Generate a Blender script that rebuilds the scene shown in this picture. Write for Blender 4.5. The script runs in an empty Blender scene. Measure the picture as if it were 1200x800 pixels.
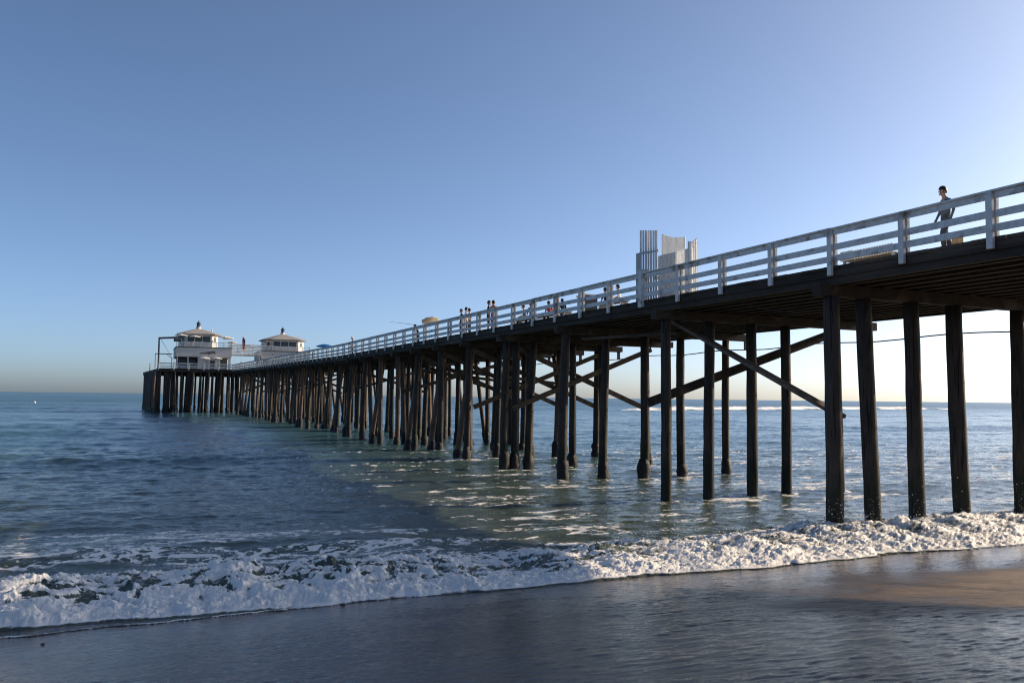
import bpy, bmesh, math, random
import numpy as np
from mathutils import Vector, Matrix, Quaternion
random.seed(7); RNG=np.random.default_rng(11)
sc=bpy.context.scene
C=sc.collection
# World frame: +Y runs along the pier out to sea, +X across it, z=0 is the still water level.
# ------------------------------------------------------------------ camera
yaw,pitch,roll=0.415069,0.0652693,0.0109945
fw=Vector((math.sin(yaw)*math.cos(pitch),math.cos(yaw)*math.cos(pitch),math.sin(pitch)))
r0=Vector((math.cos(yaw),-math.sin(yaw),0)); u0=r0.cross(fw)
rr=r0*math.cos(roll)+u0*math.sin(roll); uu=-r0*math.sin(roll)+u0*math.cos(roll)
cd=bpy.data.cameras.new('camera'); cam=bpy.data.objects.new('camera',cd); C.objects.link(cam)
M=Matrix((rr,uu,-fw)).transposed().to_4x4(); M.translation=Vector((0,0,3.7)); cam.matrix_world=M
cd.sensor_width=36; cd.lens=30; cd.clip_start=0.1; cd.clip_end=60000
sc.camera=cam
# ------------------------------------------------------------------ light
SUN_AZ=math.radians(92); SUN_EL=math.radians(20.3)
w=bpy.data.worlds.new('World'); sc.world=w; w.use_nodes=True
nt=w.node_tree; bg=nt.nodes['Background']; sky=nt.nodes.new('ShaderNodeTexSky')
sky.sky_type='NISHITA'; sky.sun_disc=False; sky.sun_elevation=SUN_EL; sky.sun_rotation=SUN_AZ
sky.altitude=0; sky.air_density=0.48; sky.dust_density=1.4; sky.ozone_density=3.0
wb=nt.nodes.new('ShaderNodeMix'); wb.data_type='RGBA'; wb.blend_type='MULTIPLY'; wb.inputs[0].default_value=1; wb.inputs[7].default_value=(1.05,1.035,.97,1)   # the phone's white balance
nt.links.new(sky.outputs[0],wb.inputs[6]); nt.links.new(wb.outputs[2],bg.inputs[0]); bg.inputs[1].default_value=0.145
sl=bpy.data.lights.new('sun','SUN'); sl.energy=4.9; sl.angle=math.radians(0.6); sl.color=(1.0,0.80,0.58)
so=bpy.data.objects.new('sun',sl); C.objects.link(so)
sd=Vector((math.sin(SUN_AZ)*math.cos(SUN_EL),math.cos(SUN_AZ)*math.cos(SUN_EL),math.sin(SUN_EL)))
so.rotation_euler=(-sd).to_track_quat('-Z','Y').to_euler(); so.location=(60,20,40)
sc.cycles.use_denoising=True; sc.cycles.filter_width=1.1; sc.cycles.sample_clamp_indirect=3
sc.view_settings.view_transform='Standard'; sc.view_settings.look='None'
sc.view_settings.exposure=0.46; sc.view_settings.gamma=1; sc.view_settings.use_curve_mapping=False
# ------------------------------------------------------------------ materials
def newmat(name):
    m=bpy.data.materials.new(name); m.use_nodes=True; return m,m.node_tree,m.node_tree.nodes['Principled BSDF']
def N(nt,t,**k):
    n=nt.nodes.new(t)
    for a,b in k.items():
        if a in n.inputs: n.inputs[a].default_value=b
        else: setattr(n,a,b)
    return n
def noisy(name,c1,c2,scale=3.0,rough=0.8,bump=0.3,stretch=(1,1,1),detail=6,dist=0.02,spec=0.3,metal=0,c3=None):
    """two-tone noise colour, with bump; c3 adds blotches of a third colour"""
    m,t,b=newmat(name); L=t.links.new
    tc=N(t,'ShaderNodeTexCoord'); mp=N(t,'ShaderNodeMapping'); mp.inputs['Scale'].default_value=stretch
    L(tc.outputs['Object'],mp.inputs[0])
    n=N(t,'ShaderNodeTexNoise'); n.inputs['Scale'].default_value=scale; n.inputs['Detail'].default_value=detail; n.inputs['Roughness'].default_value=.65
    L(mp.outputs[0],n.inputs['Vector'])
    cr=N(t,'ShaderNodeValToRGB'); cr.color_ramp.elements[0].position=.32; cr.color_ramp.elements[1].position=.68
    cr.color_ramp.elements[0].color=(*c1,1); cr.color_ramp.elements[1].color=(*c2,1)
    L(n.outputs[0],cr.inputs[0]); out=cr.outputs[0]
    if c3:
        n2=N(t,'ShaderNodeTexNoise'); n2.inputs['Scale'].default_value=scale*.35; n2.inputs['Detail'].default_value=8; L(mp.outputs[0],n2.inputs['Vector'])
        r2=N(t,'ShaderNodeValToRGB'); r2.color_ramp.elements[0].position=.55; r2.color_ramp.elements[1].position=.66
        L(n2.outputs[0],r2.inputs[0]); mx=N(t,'ShaderNodeMix',data_type='RGBA'); L(r2.outputs[0],mx.inputs[0]); L(out,mx.inputs[6]); mx.inputs[7].default_value=(*c3,1); out=mx.outputs[2]
    L(out,b.inputs['Base Color'])
    b.inputs['Roughness'].default_value=rough; b.inputs['Specular IOR Level'].default_value=spec; b.inputs['Metallic'].default_value=metal
    bp=N(t,'ShaderNodeBump'); bp.inputs['Strength'].default_value=bump; bp.inputs['Distance'].default_value=dist
    L(n.outputs[0],bp.inputs['Height']); L(bp.outputs[0],b.inputs['Normal'])
    return m
MT={}
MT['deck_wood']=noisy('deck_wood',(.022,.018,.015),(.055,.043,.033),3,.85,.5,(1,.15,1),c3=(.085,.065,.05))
MT['pile']=noisy('pile_wood',(.024,.020,.017),(.060,.047,.037),5,.75,.8,(1.5,1.5,.22),c3=(.060,.042,.030),dist=.03)
def pile_bands(key):   # tide stain, algae and vertical checks in the timber
    m=MT[key]; t=m.node_tree; b=t.nodes['Principled BSDF']; L=t.links.new; src=b.inputs['Base Color'].links[0].from_socket
    g=N(t,'ShaderNodeNewGeometry'); sp=N(t,'ShaderNodeSeparateXYZ'); L(g.outputs['Position'],sp.inputs[0])
    nn=N(t,'ShaderNodeTexNoise'); nn.inputs['Scale'].default_value=2.2; nn.inputs['Detail'].default_value=7; L(g.outputs['Position'],nn.inputs['Vector'])
    ad=N(t,'ShaderNodeMath',operation='MULTIPLY_ADD'); L(nn.outputs[0],ad.inputs[0]); ad.inputs[1].default_value=-1.6; L(sp.outputs[2],ad.inputs[2])
    mr=N(t,'ShaderNodeMapRange'); mr.inputs[1].default_value=1.0; mr.inputs[2].default_value=.35; L(ad.outputs[0],mr.inputs[0])
    mx=N(t,'ShaderNodeMix',data_type='RGBA'); L(mr.outputs[0],mx.inputs[0]); L(src,mx.inputs[6]); mx.inputs[7].default_value=(.016,.020,.012,1)
    mp=N(t,'ShaderNodeMapping'); mp.inputs['Scale'].default_value=(22,22,.7); L(g.outputs['Position'],mp.inputs[0]); n3=N(t,'ShaderNodeTexNoise'); n3.inputs['Scale'].default_value=1.0; n3.inputs['Detail'].default_value=5; L(mp.outputs[0],n3.inputs['Vector'])
    r3=N(t,'ShaderNodeMapRange'); r3.inputs[1].default_value=.56; r3.inputs[2].default_value=.62; L(n3.outputs[0],r3.inputs[0]); m3=N(t,'ShaderNodeMix',data_type='RGBA'); L(r3.outputs[0],m3.inputs[0]); L(mx.outputs[2],m3.inputs[6]); m3.inputs[7].default_value=(.006,.005,.005,1); L(m3.outputs[2],b.inputs['Base Color'])
pile_bands('pile')
MT['pile_sunlit']=noisy('pile_wood_sunlit',(.045,.030,.022),(.155,.095,.062),5,.7,.8,(1.5,1.5,.2),dist=.03)  # brighter, warmer copy of the pile wood: sunlight painted into its colour
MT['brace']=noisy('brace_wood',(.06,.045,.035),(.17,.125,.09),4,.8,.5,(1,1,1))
MT['mussel']=noisy('mussels',(.005,.005,.006),(.022,.020,.018),14,.55,1.0,dist=.06)
MT['white']=noisy('white_paint_weathered',(.50,.50,.48),(.68,.68,.66),6,.6,.15,(1,1,1),c3=(.30,.27,.23))
MT['cream']=noisy('cream_paint',(.58,.54,.44),(.70,.66,.55),8,.6,.15)
MT['pale']=noisy('pale_building_paint',(.55,.54,.50),(.66,.65,.61),2,.6,.05)
MT['parapet']=noisy('parapet_paint',(.46,.45,.42),(.54,.53,.50),2,.7,.05)
MT['trim']=noisy('dark_trim',(.07,.065,.06),(.12,.11,.10),5,.6,.1)
MT['roof']=noisy('shingle_roof',(.24,.22,.20),(.36,.33,.30),3,.85,.5,(1,1,4))
MT['darkglass']=noisy('dark_window',(.035,.04,.045),(.06,.065,.07),1,.15,0)
MT['metal']=noisy('dark_metal',(.03,.035,.04),(.06,.065,.07),6,.5,.1)
MT['galv']=noisy('grey_steel',(.42,.44,.45),(.56,.58,.58),9,.5,.2,(1,1,.3))
MT['corr']=noisy('corrugated_cream',(.72,.74,.76),(.82,.83,.84),7,.6,.15,(1,1,.25))
MT['panel_pale']=noisy('panel_pale',(.62,.64,.66),(.74,.76,.78),7,.6,.15,(1,1,.25))
MT['copper']=noisy('cupola_dark',(.03,.04,.05),(.07,.08,.09),5,.5,.1)
MT['umb_white']=noisy('canvas_white',(.72,.71,.68),(.80,.79,.76),5,.8,.05)
MT['umb_blue']=noisy('canvas_blue',(.01,.14,.42),(.02,.20,.55),5,.8,.05)
MT['umb_yellow']=noisy('canvas_yellow',(.78,.72,.60),(.85,.79,.68),5,.8,.05)
MT['skin']=noisy('skin',(.42,.25,.17),(.48,.29,.20),9,.55,.02)
MT['skin_dark']=noisy('skin_tanned',(.30,.15,.09),(.36,.19,.11),9,.55,.02)
MT['hair']=noisy('dark_hair',(.012,.009,.008),(.03,.022,.018),30,.5,.6)
MT['shirt_teal']=noisy('shirt_grey_teal',(.09,.115,.13),(.13,.155,.17),14,.9,.3)
MT['denim']=noisy('trousers_slate',(.05,.065,.08),(.08,.10,.12),14,.9,.3)
MT['black_cloth']=noisy('cloth_black',(.012,.012,.014),(.03,.03,.034),14,.9,.3)
MT['red_cloth']=noisy('cloth_red',(.22,.03,.03),(.33,.05,.045),14,.9,.3)
MT['white_cloth']=noisy('cloth_white',(.62,.62,.62),(.72,.72,.72),14,.9,.3)
MT['tan']=noisy('tan_canvas',(.34,.24,.13),(.45,.33,.19),14,.9,.3)
MT['flag_red']=noisy('flag_red',(.22,.06,.07),(.28,.08,.09),3,.8,0)
MT['flag_blue']=noisy('flag_blue',(.03,.05,.18),(.04,.07,.24),3,.8,0)
MT['rock']=noisy('rock_dark',(.02,.02,.02),(.06,.055,.05),8,.6,.6)
MT['rubber']=noisy('cable_black',(.02,.02,.02),(.04,.04,.04),8,.6,.1)
def translucent(key,fac):
    m=MT[key]; t=m.node_tree; b=t.nodes['Principled BSDF']; tr=N(t,'ShaderNodeBsdfTranslucent'); mx=N(t,'ShaderNodeMixShader'); mx.inputs[0].default_value=fac
    src=b.inputs['Base Color'].links[0].from_socket; t.links.new(src,tr.inputs[0]); t.links.new(b.outputs[0],mx.inputs[1]); t.links.new(tr.outputs[0],mx.inputs[2]); t.links.new(mx.outputs[0],t.nodes['Material Output'].inputs[0])
for k_,f_ in (('corr',.6),('panel_pale',.5),('umb_yellow',.5),('umb_white',.35),('umb_blue',.4)): translucent(k_,f_)
# ------------------------------------------------------------------ mesh helpers
class MB:
    def __init__(s): s.v=[]; s.f=[]
    def add(s,vs,fs):
        o=len(s.v); s.v+= [tuple(v) for v in vs]; s.f+=[tuple(i+o for i in f) for f in fs]; return s
    def box(s,x0,x1,y0,y1,z0,z1):
        return s.add([(x,y,z) for z in (z0,z1) for y in (y0,y1) for x in (x0,x1)],[(0,2,3,1),(4,5,7,6),(0,1,5,4),(2,6,7,3),(0,4,6,2),(1,3,7,5)])
    def beam(s,a,b,wd,ht,up=(0,0,1)):
        a=Vector(a);b=Vector(b); d=(b-a).normalized(); up=Vector(up)
        if abs(d.dot(up))>.98: up=Vector((0,1,0))
        side=d.cross(up).normalized(); u=side.cross(d)
        vs=[]
        for q in (a,b):
            for sx,sz in ((-1,-1),(1,-1),(1,1),(-1,1)): vs.append(q+side*wd/2*sx+u*ht/2*sz)
        return s.add(vs,[(0,1,2,3),(7,6,5,4),(0,4,5,1),(1,5,6,2),(2,6,7,3),(3,7,4,0)])
    def tube(s,pts,rad,n=10,rough=0.0,cap=True):
        pts=[Vector(p) for p in pts]; m=len(pts); vs=[]; fs=[]
        if not hasattr(rad,'__len__'): rad=[rad]*m
        for i,p in enumerate(pts):
            d=(pts[min(i+1,m-1)]-pts[max(i-1,0)]).normalized()
            up=Vector((0,0,1)) if abs(d.z)<.9 else Vector((0,1,0))
            a=d.cross(up).normalized(); b=a.cross(d)
            for k in range(n):
                t=2*math.pi*k/n; r=rad[i]*(1+rough*(random.random()-.5)*2)
                vs.append(p+a*math.cos(t)*r+b*math.sin(t)*r)
        for i in range(m-1):
            for k in range(n):
                k2=(k+1)%n; fs.append((i*n+k,i*n+k2,(i+1)*n+k2,(i+1)*n+k))
        if cap: fs.append(tuple(range(n))[::-1]); fs.append(tuple((m-1)*n+k for k in range(n)))
        return s.add(vs,fs)
    def prism(s,poly,z0,z1):
        n=len(poly); vs=[(x,y,z0) for x,y in poly]+[(x,y,z1) for x,y in poly]
        return s.add(vs,[tuple(range(n))[::-1],tuple(range(n,2*n))]+[(i,(i+1)%n,n+(i+1)%n,n+i) for i in range(n)])
    def lathe(s,prof,c,n=16):
        vs=[];fs=[]
        for r,z in prof:
            for k in range(n):
                t=2*math.pi*k/n; vs.append((c[0]+r*math.cos(t),c[1]+r*math.sin(t),c[2]+z))
        for i in range(len(prof)-1):
            for k in range(n):
                k2=(k+1)%n; fs.append((i*n+k,i*n+k2,(i+1)*n+k2,(i+1)*n+k))
        return s.add(vs,fs)
    def build(s,name,mat,parent=None,smooth=False,bevel=0):
        me=bpy.data.meshes.new(name); me.from_pydata(s.v,[],s.f); me.update()
        o=bpy.data.objects.new(name,me); C.objects.link(o)
        for m in (mat if isinstance(mat,(list,tuple)) else [mat]): me.materials.append(MT[m] if isinstance(m,str) else m)
        if parent: o.parent=parent; o.matrix_parent_inverse=Matrix.Translation(-parent.location) if parent.type=='EMPTY' and parent.parent is None else Matrix()
        if smooth:
            for p in me.polygons: p.use_smooth=True
        if bevel:
            b=o.modifiers.new('bevel','BEVEL'); b.width=bevel; b.segments=1; b.limit_method='ANGLE'
        return o
def tag(o,label=None,cat=None,group=None,kind=None):
    if label: o['label']=label
    if cat: o['category']=cat
    if group: o['group']=group
    if kind: o['kind']=kind
    return o
def empty(name,loc,label=None,cat=None,group=None):
    o=bpy.data.objects.new(name,None); C.objects.link(o); o.location=loc; o.empty_display_size=.3
    return tag(o,label,cat,group)
def subchild(o,parent):   # part vertices are given in world space, parent is a mesh that has the same frame
    o.parent=parent; o.matrix_parent_inverse=Matrix(); return o
# ------------------------------------------------------------------ noise
_perm=RNG.permutation(512).astype(np.int64)
_gr=RNG.uniform(0,2*np.pi,512); _gx=np.cos(_gr); _gy=np.sin(_gr)
def pn(x,y,seed=0):
    x=x+seed*17.31; y=y-seed*9.77
    xi=np.floor(x).astype(np.int64); yi=np.floor(y).astype(np.int64); xf=x-xi; yf=y-yi
    u=xf*xf*xf*(xf*(xf*6-15)+10); v=yf*yf*yf*(yf*(yf*6-15)+10)
    def g(i,j,dx,dy):
        h=_perm[(_perm[i&511]+j)&511]; return _gx[h]*dx+_gy[h]*dy
    a=g(xi,yi,xf,yf); b=g(xi+1,yi,xf-1,yf); c=g(xi,yi+1,xf,yf-1); d=g(xi+1,yi+1,xf-1,yf-1)
    return (a+(b-a)*u+(c-a)*v+(a-b-c+d)*u*v)*1.5
def fbm(x,y,o=4,seed=0,lac=2.03,gain=.5):
    r=0;a=1;s=0
    for i in range(o): r=r+a*pn(x,y,seed+i); s+=a; a*=gain; x=x*lac; y=y*lac
    return r/s*1.4
def billow(x,y,o=4,seed=0,gain=.5):
    r=0;a=1;s=0
    for i in range(o): r=r+a*np.abs(pn(x,y,seed+i)); s+=a; a*=gain; x=x*2.07; y=y*2.07
    return r/s
def sst(a,b,x):
    t=np.clip((x-a)/(b-a),0,1); return t*t*(3-2*t)
def gridmesh(name,X,Y,Z,mat,attrs=None):
    R,Cn=X.shape; co=np.stack([X,Y,Z],-1).reshape(-1,3).astype(np.float32)
    idx=np.arange(R*Cn).reshape(R,Cn); q=np.stack([idx[:-1,:-1],idx[:-1,1:],idx[1:,1:],idx[1:,:-1]],-1).reshape(-1,4)
    me=bpy.data.meshes.new(name); me.vertices.add(len(co)); me.vertices.foreach_set('co',co.ravel())
    me.loops.add(q.size); me.loops.foreach_set('vertex_index',q.ravel().astype(np.int32))
    me.polygons.add(len(q)); me.polygons.foreach_set('loop_start',np.arange(0,q.size,4,dtype=np.int32))
    me.polygons.foreach_set('use_smooth',np.ones(len(q),dtype=bool))
    me.update(calc_edges=True)
    for k,a in (attrs or {}).items():
        at=me.attributes.new(k,'FLOAT','POINT'); at.data.foreach_set('value',a.astype(np.float32).ravel())
    me.materials.append(mat); o=bpy.data.objects.new(name,me); C.objects.link(o); return o
# ------------------------------------------------------------------ beach
def beach_z(x,s):
    z=(15.25-s)*0.122
    z=np.where(s<-4,2.35+(-4-s)*.04,z); z=np.clip(z,-6,3.6)
    return z
def ripples(x,s):
    m=sst(14.6,12.8,s)*sst(2,4,s)*sst(-14,-8,x)*sst(30,26,x)
    return m*(.0062*(1-2*np.abs(pn(x*2.6+.8*s+1.2*fbm(x*.7,s*.7,2,150),s*7.5+1.5*fbm(x*.9,s*.9,2,151),152)))+.0026*pn(x*9,s*15,153)+.0016*pn(x*6,s*30,154))*(.35+.65*sst(-.3,.4,fbm(x*.35,s*.5,3,155)))
def beach_detail(x,s):
    wet=sst(6,12,s)
    return .012*fbm(x*.5,s*.9,3,3)+(.005+.006*(1-wet))*fbm(x*2.2,s*6,3,5)+.03*fbm(x*.11,s*.16,2,8)
m,t,b=newmat('beach_sand'); L=t.links.new
tc=N(t,'ShaderNodeTexCoord'); sep=N(t,'ShaderNodeSeparateXYZ'); L(tc.outputs['Object'],sep.inputs[0])
def noise(t,vec,scale,detail=5,rough=.6,stretch=None):
    n=N(t,'ShaderNodeTexNoise'); n.inputs['Scale'].default_value=scale; n.inputs['Detail'].default_value=detail; n.inputs['Roughness'].default_value=rough
    if stretch:
        mp=N(t,'ShaderNodeMapping'); mp.inputs['Scale'].default_value=stretch; t.links.new(vec,mp.inputs[0]); vec=mp.outputs[0]
    t.links.new(vec,n.inputs['Vector']); return n.outputs[0]
def math_(t,op,a,b_=0.0,clamp=False):
    n=N(t,'ShaderNodeMath',operation=op); n.use_clamp=clamp
    for i,v in enumerate((a,b_)):
        if isinstance(v,(int,float)): n.inputs[i].default_value=v
        else: t.links.new(v,n.inputs[i])
    return n.outputs[0]
def maprange(t,v,a,b_,c=0.0,d=1.0):
    n=N(t,'ShaderNodeMapRange'); n.inputs[1].default_value=a; n.inputs[2].default_value=b_; n.inputs[3].default_value=c; n.inputs[4].default_value=d
    t.links.new(v,n.inputs[0]); return n.outputs[0]
def mixc(t,f,a,b_):
    n=N(t,'ShaderNodeMix',data_type='RGBA'); 
    if isinstance(f,float): n.inputs[0].default_value=f
    else: t.links.new(f,n.inputs[0])
    for i,v in ((6,a),(7,b_)):
        if isinstance(v,tuple): n.inputs[i].default_value=(*v,1)
        else: t.links.new(v,n.inputs[i])
    return n.outputs[2]
oc=tc.outputs['Object']
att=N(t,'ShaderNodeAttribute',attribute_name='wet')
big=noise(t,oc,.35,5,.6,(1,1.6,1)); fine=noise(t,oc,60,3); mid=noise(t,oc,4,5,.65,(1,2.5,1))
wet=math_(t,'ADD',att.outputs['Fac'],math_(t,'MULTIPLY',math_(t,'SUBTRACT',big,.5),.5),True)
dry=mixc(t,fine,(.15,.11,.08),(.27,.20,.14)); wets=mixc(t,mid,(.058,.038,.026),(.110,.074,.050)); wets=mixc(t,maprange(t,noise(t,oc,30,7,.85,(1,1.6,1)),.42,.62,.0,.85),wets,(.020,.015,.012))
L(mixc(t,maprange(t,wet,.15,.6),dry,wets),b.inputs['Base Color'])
rg=math_(t,'ADD',maprange(t,wet,.3,.95,.60,.04),math_(t,'MULTIPLY',math_(t,'SUBTRACT',mid,.40),.30),True)
L(rg,b.inputs['Roughness']); L(maprange(t,wet,.2,.8,.20,.32),b.inputs['Specular IOR Level'])
rip=noise(t,oc,5,5,.62,(1,3.4,1)); rip2=noise(t,oc,24,4,.7,(1,2.6,1))
bp=N(t,'ShaderNodeBump'); bp.inputs['Strength'].default_value=1.0; bp.inputs['Distance'].default_value=.007
L(math_(t,'ADD',rip,math_(t,'MULTIPLY',rip2,.35)),bp.inputs['Height'])
bp2=N(t,'ShaderNodeBump'); bp2.inputs['Strength'].default_value=.6; bp2.inputs['Distance'].default_value=.0025
L(fine,bp2.inputs['Height']); L(bp.outputs[0],bp2.inputs['Normal']); L(bp2.outputs[0],b.inputs['Normal'])
MT['sand']=m
# dense near patch grades into a coarse far sheet: one mesh, non-uniform grid
gx=np.unique(np.concatenate([np.linspace(-3000,-60,14),np.linspace(-60,-10.1,24),np.arange(-10,26,.045),np.linspace(26.1,80,30),np.linspace(80,3000,14)]))
gy=np.unique(np.concatenate([np.linspace(-400,-6,22),np.arange(-6,3,.2),np.arange(3,16.2,.022),np.linspace(16.3,60,30),np.linspace(60,400,8)]))
GX,GY=np.meshgrid(gx,gy)
GZ=beach_z(GX,GY)+(beach_detail(GX,GY)+ripples(GX,GY))*sst(60,30,np.abs(GX))
wl=sst(4.2,9.0,GY+ .28*np.maximum(8-GX,-30)*.9)      # the swash has climbed higher on the left
sunlit_dryb=np.exp(-(((GX-17.0)/7.0)**2+((GY-9.3+.12*(GX-14))/3.0)**2)+.5*fbm(GX*.4,GY*.5,3,22))  # less wet sand, also lightened in colour to brighten the sunlit patch
wetv=np.clip(1.0-1.15*sunlit_dryb,0,1)*sst(-3,2,GY+0*GX)*(1-.25*sst(7,4,GY+1.2*fbm(GX*.15,GY*.15,3,21)))
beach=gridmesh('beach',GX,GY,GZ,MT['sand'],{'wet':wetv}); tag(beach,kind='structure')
# ------------------------------------------------------------------ sea
CY=math.degrees(yaw)
az=np.radians(np.unique(np.concatenate([np.linspace(-75,CY-35,40),np.linspace(CY-35,CY+35,1100),np.linspace(CY+35,118,50)])))
Ds=[9.0]
while Ds[-1]<12000:
    D=Ds[-1]; Ds.append(D+min(max(.5*D*D/3700,.02),D*(.0055 if D<600 else .02)))
Ds=np.array(Ds+[20000.,40000.])
def toe(p):     # front of the foam roller
    return 15.35+.30*fbm(p*.22,0*p+3,3,35)+.16*fbm(p*1.1,0*p,3,37)+.09*billow(p*3.1,0*p+2,3,38)*1.6+.35*sst(2,-4,p)
def shore(p):   # where the swash film ends: it runs ahead of the foam only on the left
    return toe(p)-.05-(.75+.12*fbm(p*.9,0*p,2,32))*sst(3.2,-2.5,p)
# polar rows follow the bearing; points landward of s=14 are pulled to the shoreline strip
A,DD=np.meshgrid(az,Ds)
X=DD*np.sin(A); S=DD*np.cos(A)
smin=14.2
k=S<smin    # slide along the bearing, clamp
keep=(np.cos(az)>0.02)
# distance remap: for each bearing start at s=smin
c=np.cos(A); D0=smin/np.maximum(c,.05); D0=np.minimum(D0,250)
DD2=np.where(True,D0+(DD-9.0)*(1+0*DD),DD)
# keep pixel-even spacing: scale rows so that near rows start at D0 and far rows coincide
tt=np.linspace(0,1,len(Ds))[:,None]
DD2=1/((1/DD)-(1/9.0-1/D0)*((1/DD)/(1/9.0)))
DD2=np.maximum.accumulate(np.maximum(DD2,D0),axis=0)
X=DD2*np.sin(A); S=DD2*np.cos(A)
step=np.gradient(DD2,axis=0)
Zw=np.zeros_like(X)
SH=sst(15,60,S)                                # shoaling
for i in range(64):
    lam=1.0*(32/1.0)**(i/63); Q_=.8; th=RNG.normal(0,.42 if lam<8 else .16)
    kx=math.sin(th)*2*math.pi/lam; ky=math.cos(th)*2*math.pi/lam; ph=RNG.uniform(0,6.28)
    amp=.0043*lam**.83*(1.25 if lam<6 else .8)
    fade=sst(.50,.22,step/lam)
    wx=X+.6*lam*0; v=np.sin(kx*X+ky*S+ph)
    Zw+=fade*amp*(v if lam>5 else (1-2*np.abs(v))*.6+v*.4)
amod=.75+.5*fbm(X*.02,S*.035,3,51)
Zw*=amod*(.35+.65*SH)
Zw+=.045*fbm(X*.9,S*1.7,4,53)*sst(150,30,S)
def bump(s,c,wf,wb):  # asymmetric crest
    d=s-c; return np.where(d<0,np.exp(-(d/wf)**2),np.exp(-(d/wb)**2))
P=X
# swell just behind the breaker
c2=21.6+.9*fbm(P*.09,0*P,2,61); A2=.30*(.7+.5*fbm(P*.13,0*P,2,62))*(sst(12,4,P)*.8+.25)
Zw+=A2*bump(S,c2,1.0,1.9)
c3=27.5+1.2*fbm(P*.07,0*P,2,63); Zw+=.16*bump(S,c3,1.6,2.4)*(.8+fbm(P*.1,0*P,2,64))
for cc,aa in ((36,.12),(47,.13),(63,.2),(84,.24),(112,.28)):
    Zw+=aa*bump(S,cc+2.5*fbm(P*.03,0*P,2,65+cc),2.2+cc*.02,3.5+cc*.03)*(.7+.7*fbm(P*.04,0*P,2,66+cc))
# the foam roller
tp=toe(P); d=S-tp
crest=2.0+.7*fbm(P*.35,0*P,3,71)+.7*sst(10,20,P)
Ar=.25+.17*fbm(P*.24,0*P+9,3,73)+.13*fbm(P*.9,0*P,2,74)+.16*sst(2,-6,P)+.12*sst(14,20,P)-.11*sst(3,9,P)*sst(16,11,P)
Ar=np.clip(Ar,.06,.8)
front=np.clip(d/np.maximum(crest,.3),0,1)
prof=np.where(d<=0,0,np.where(d<crest,front**.7,np.exp(-((d-crest)/(1.3+.5*fbm(P*.3,0*P,2,75)))**2)))
rz=Ar*prof
wx_=.5*fbm(P*.9,S*.9,3,76); wy_=.4*fbm(P*.9,S*.9,3,77)
b0=billow(P*.75+wx_,S*1.2+wy_,3,80); b1=billow(P*1.35+.35*S+1.6*wx_,S*2.7-.3*P+1.4*wy_,4,81); b2=billow(P*3.6+.9*S+1.5*b1,S*6.4,4,83); b3=billow(P*9+b2,S*12,3,84)
froth=sst(0,.22,d)*sst(4.6,2.6,d+1.1*fbm(P*.5,S*.5,3,85))
lp=sst(9,2,P)
rz=rz+froth*((b0-.28)*(.16+.22*lp)+(b1-.27)*(.17+.14*lp)+(b2-.25)*.15+(b3-.22)*.085)*(.50+.9*Ar)
Zw=Zw*sst(.2,2.5,d)*1+rz
# swash film over the sand, ending at shore(p)
bz=beach_z(X,S)+beach_detail(X,S)*(S<60)
film=bz+.016+.008*fbm(P*2,S*4,3,91)
zz=np.where(d<=0,film,np.maximum(Zw,film))
sh=shore(P); zz=np.where(S<sh,bz-.10*np.clip((sh-S)/.06,0,1)+.0,zz)
near=(np.abs(S)<60)
Zs=np.where(S<60,zz,Zw)
# foam coverage
lace=billow(P*1.1+.6*fbm(P*.5,S*.5,2,95),S*1.9,4,93)
lace2=billow(P*2.7,S*4.0,3,96)
core=sst(-.02,.10,d)*sst(4.4,2.6,d+1.5*fbm(P*.45,S*.8,4,97)-.3*sst(12,17,P))
hole=np.maximum(sst(.28,.17,b1)*.9*sst(.3,1.1,d),sst(.27,.15,b0)*sst(.7,1.7,d))*(1-.25*sst(8,12,P))
hole=np.maximum(hole,.62*sst(.25,.36,lace2)*sst(1.0,2.4,d))
core=core*(1-hole)
dens=sst(1.6,2.8,d)*np.maximum(sst(11.0,7.5,d+2.2*fbm(P*.2,S*.3,3,99))*sst(-7,1,P)*sst(15,9,P),sst(6.5,2.5,d)*.7)
band=sst(-.22,.22,fbm(P*.13,S*.62,4,101)+.12)
lacy=sst(.25,.14,lace)*dens*band*.9+sst(.22,.09,lace2)*dens*.5*band+.06*dens*band
sparse=sst(.10,.45,fbm(P*.22,S*1.05,4,103))*sst(75,38,S)*sst(4,8,d)*(.25+.75*sst(.22,.08,lace))*(.85+.3*sst(14,22,P))*(.15+.85*sst(2,12,P))  # scattered foam, thickened to the right to stand in for sun glitter
edge=np.exp(-((S-sh-.045)/.035)**2)*.75*(.5+.5*sst(-.2,.3,fbm(P*.8,0*P,3,105)))*sst(8,4,P)
filmf=sst(sh,sh+.4,S)*sst(.0,-.3,d)*sst(.13,.03,lace2)*.5
foam=np.clip(core+lacy+sparse+edge+filmf,0,1)
for s_,ps in ((26.6,(17.95,19.85,21.9,23.55,26.4)),(34.6,(17.8,19.9,22.1,24.3,26.9)),(41.4,(17.85,18.45,19.2,21.9,23.9,26.9)),(47.0,(17.9,19.9,21.9,23.9,26.6)),(52.1,(17.9,19.9,21.9,23.9,26.6))):
    for p_ in ps:
        rr_=np.hypot(P-p_,(S-s_+.15)*1.3); foam=np.clip(foam+.75*np.exp(-((rr_-.34)/.16)**2)*(.4+fbm(P*2.5,S*2.5,2,140))+.5*np.exp(-(np.hypot((P-p_)/.9,(S-s_+.8)/.5))**2)*sst(.0,.5,fbm(P*1.6,S*3,3,141)),0,1)
shal=sst(45,14,S)
murk=sst(75,18,S)
sea_attrs={'foam':foam,'murk':murk,'thin':sst(.05,-.15,d)}
m,t,b=newmat('sea_water'); L=t.links.new; oc=N(t,'ShaderNodeTexCoord').outputs['Object']
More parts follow.
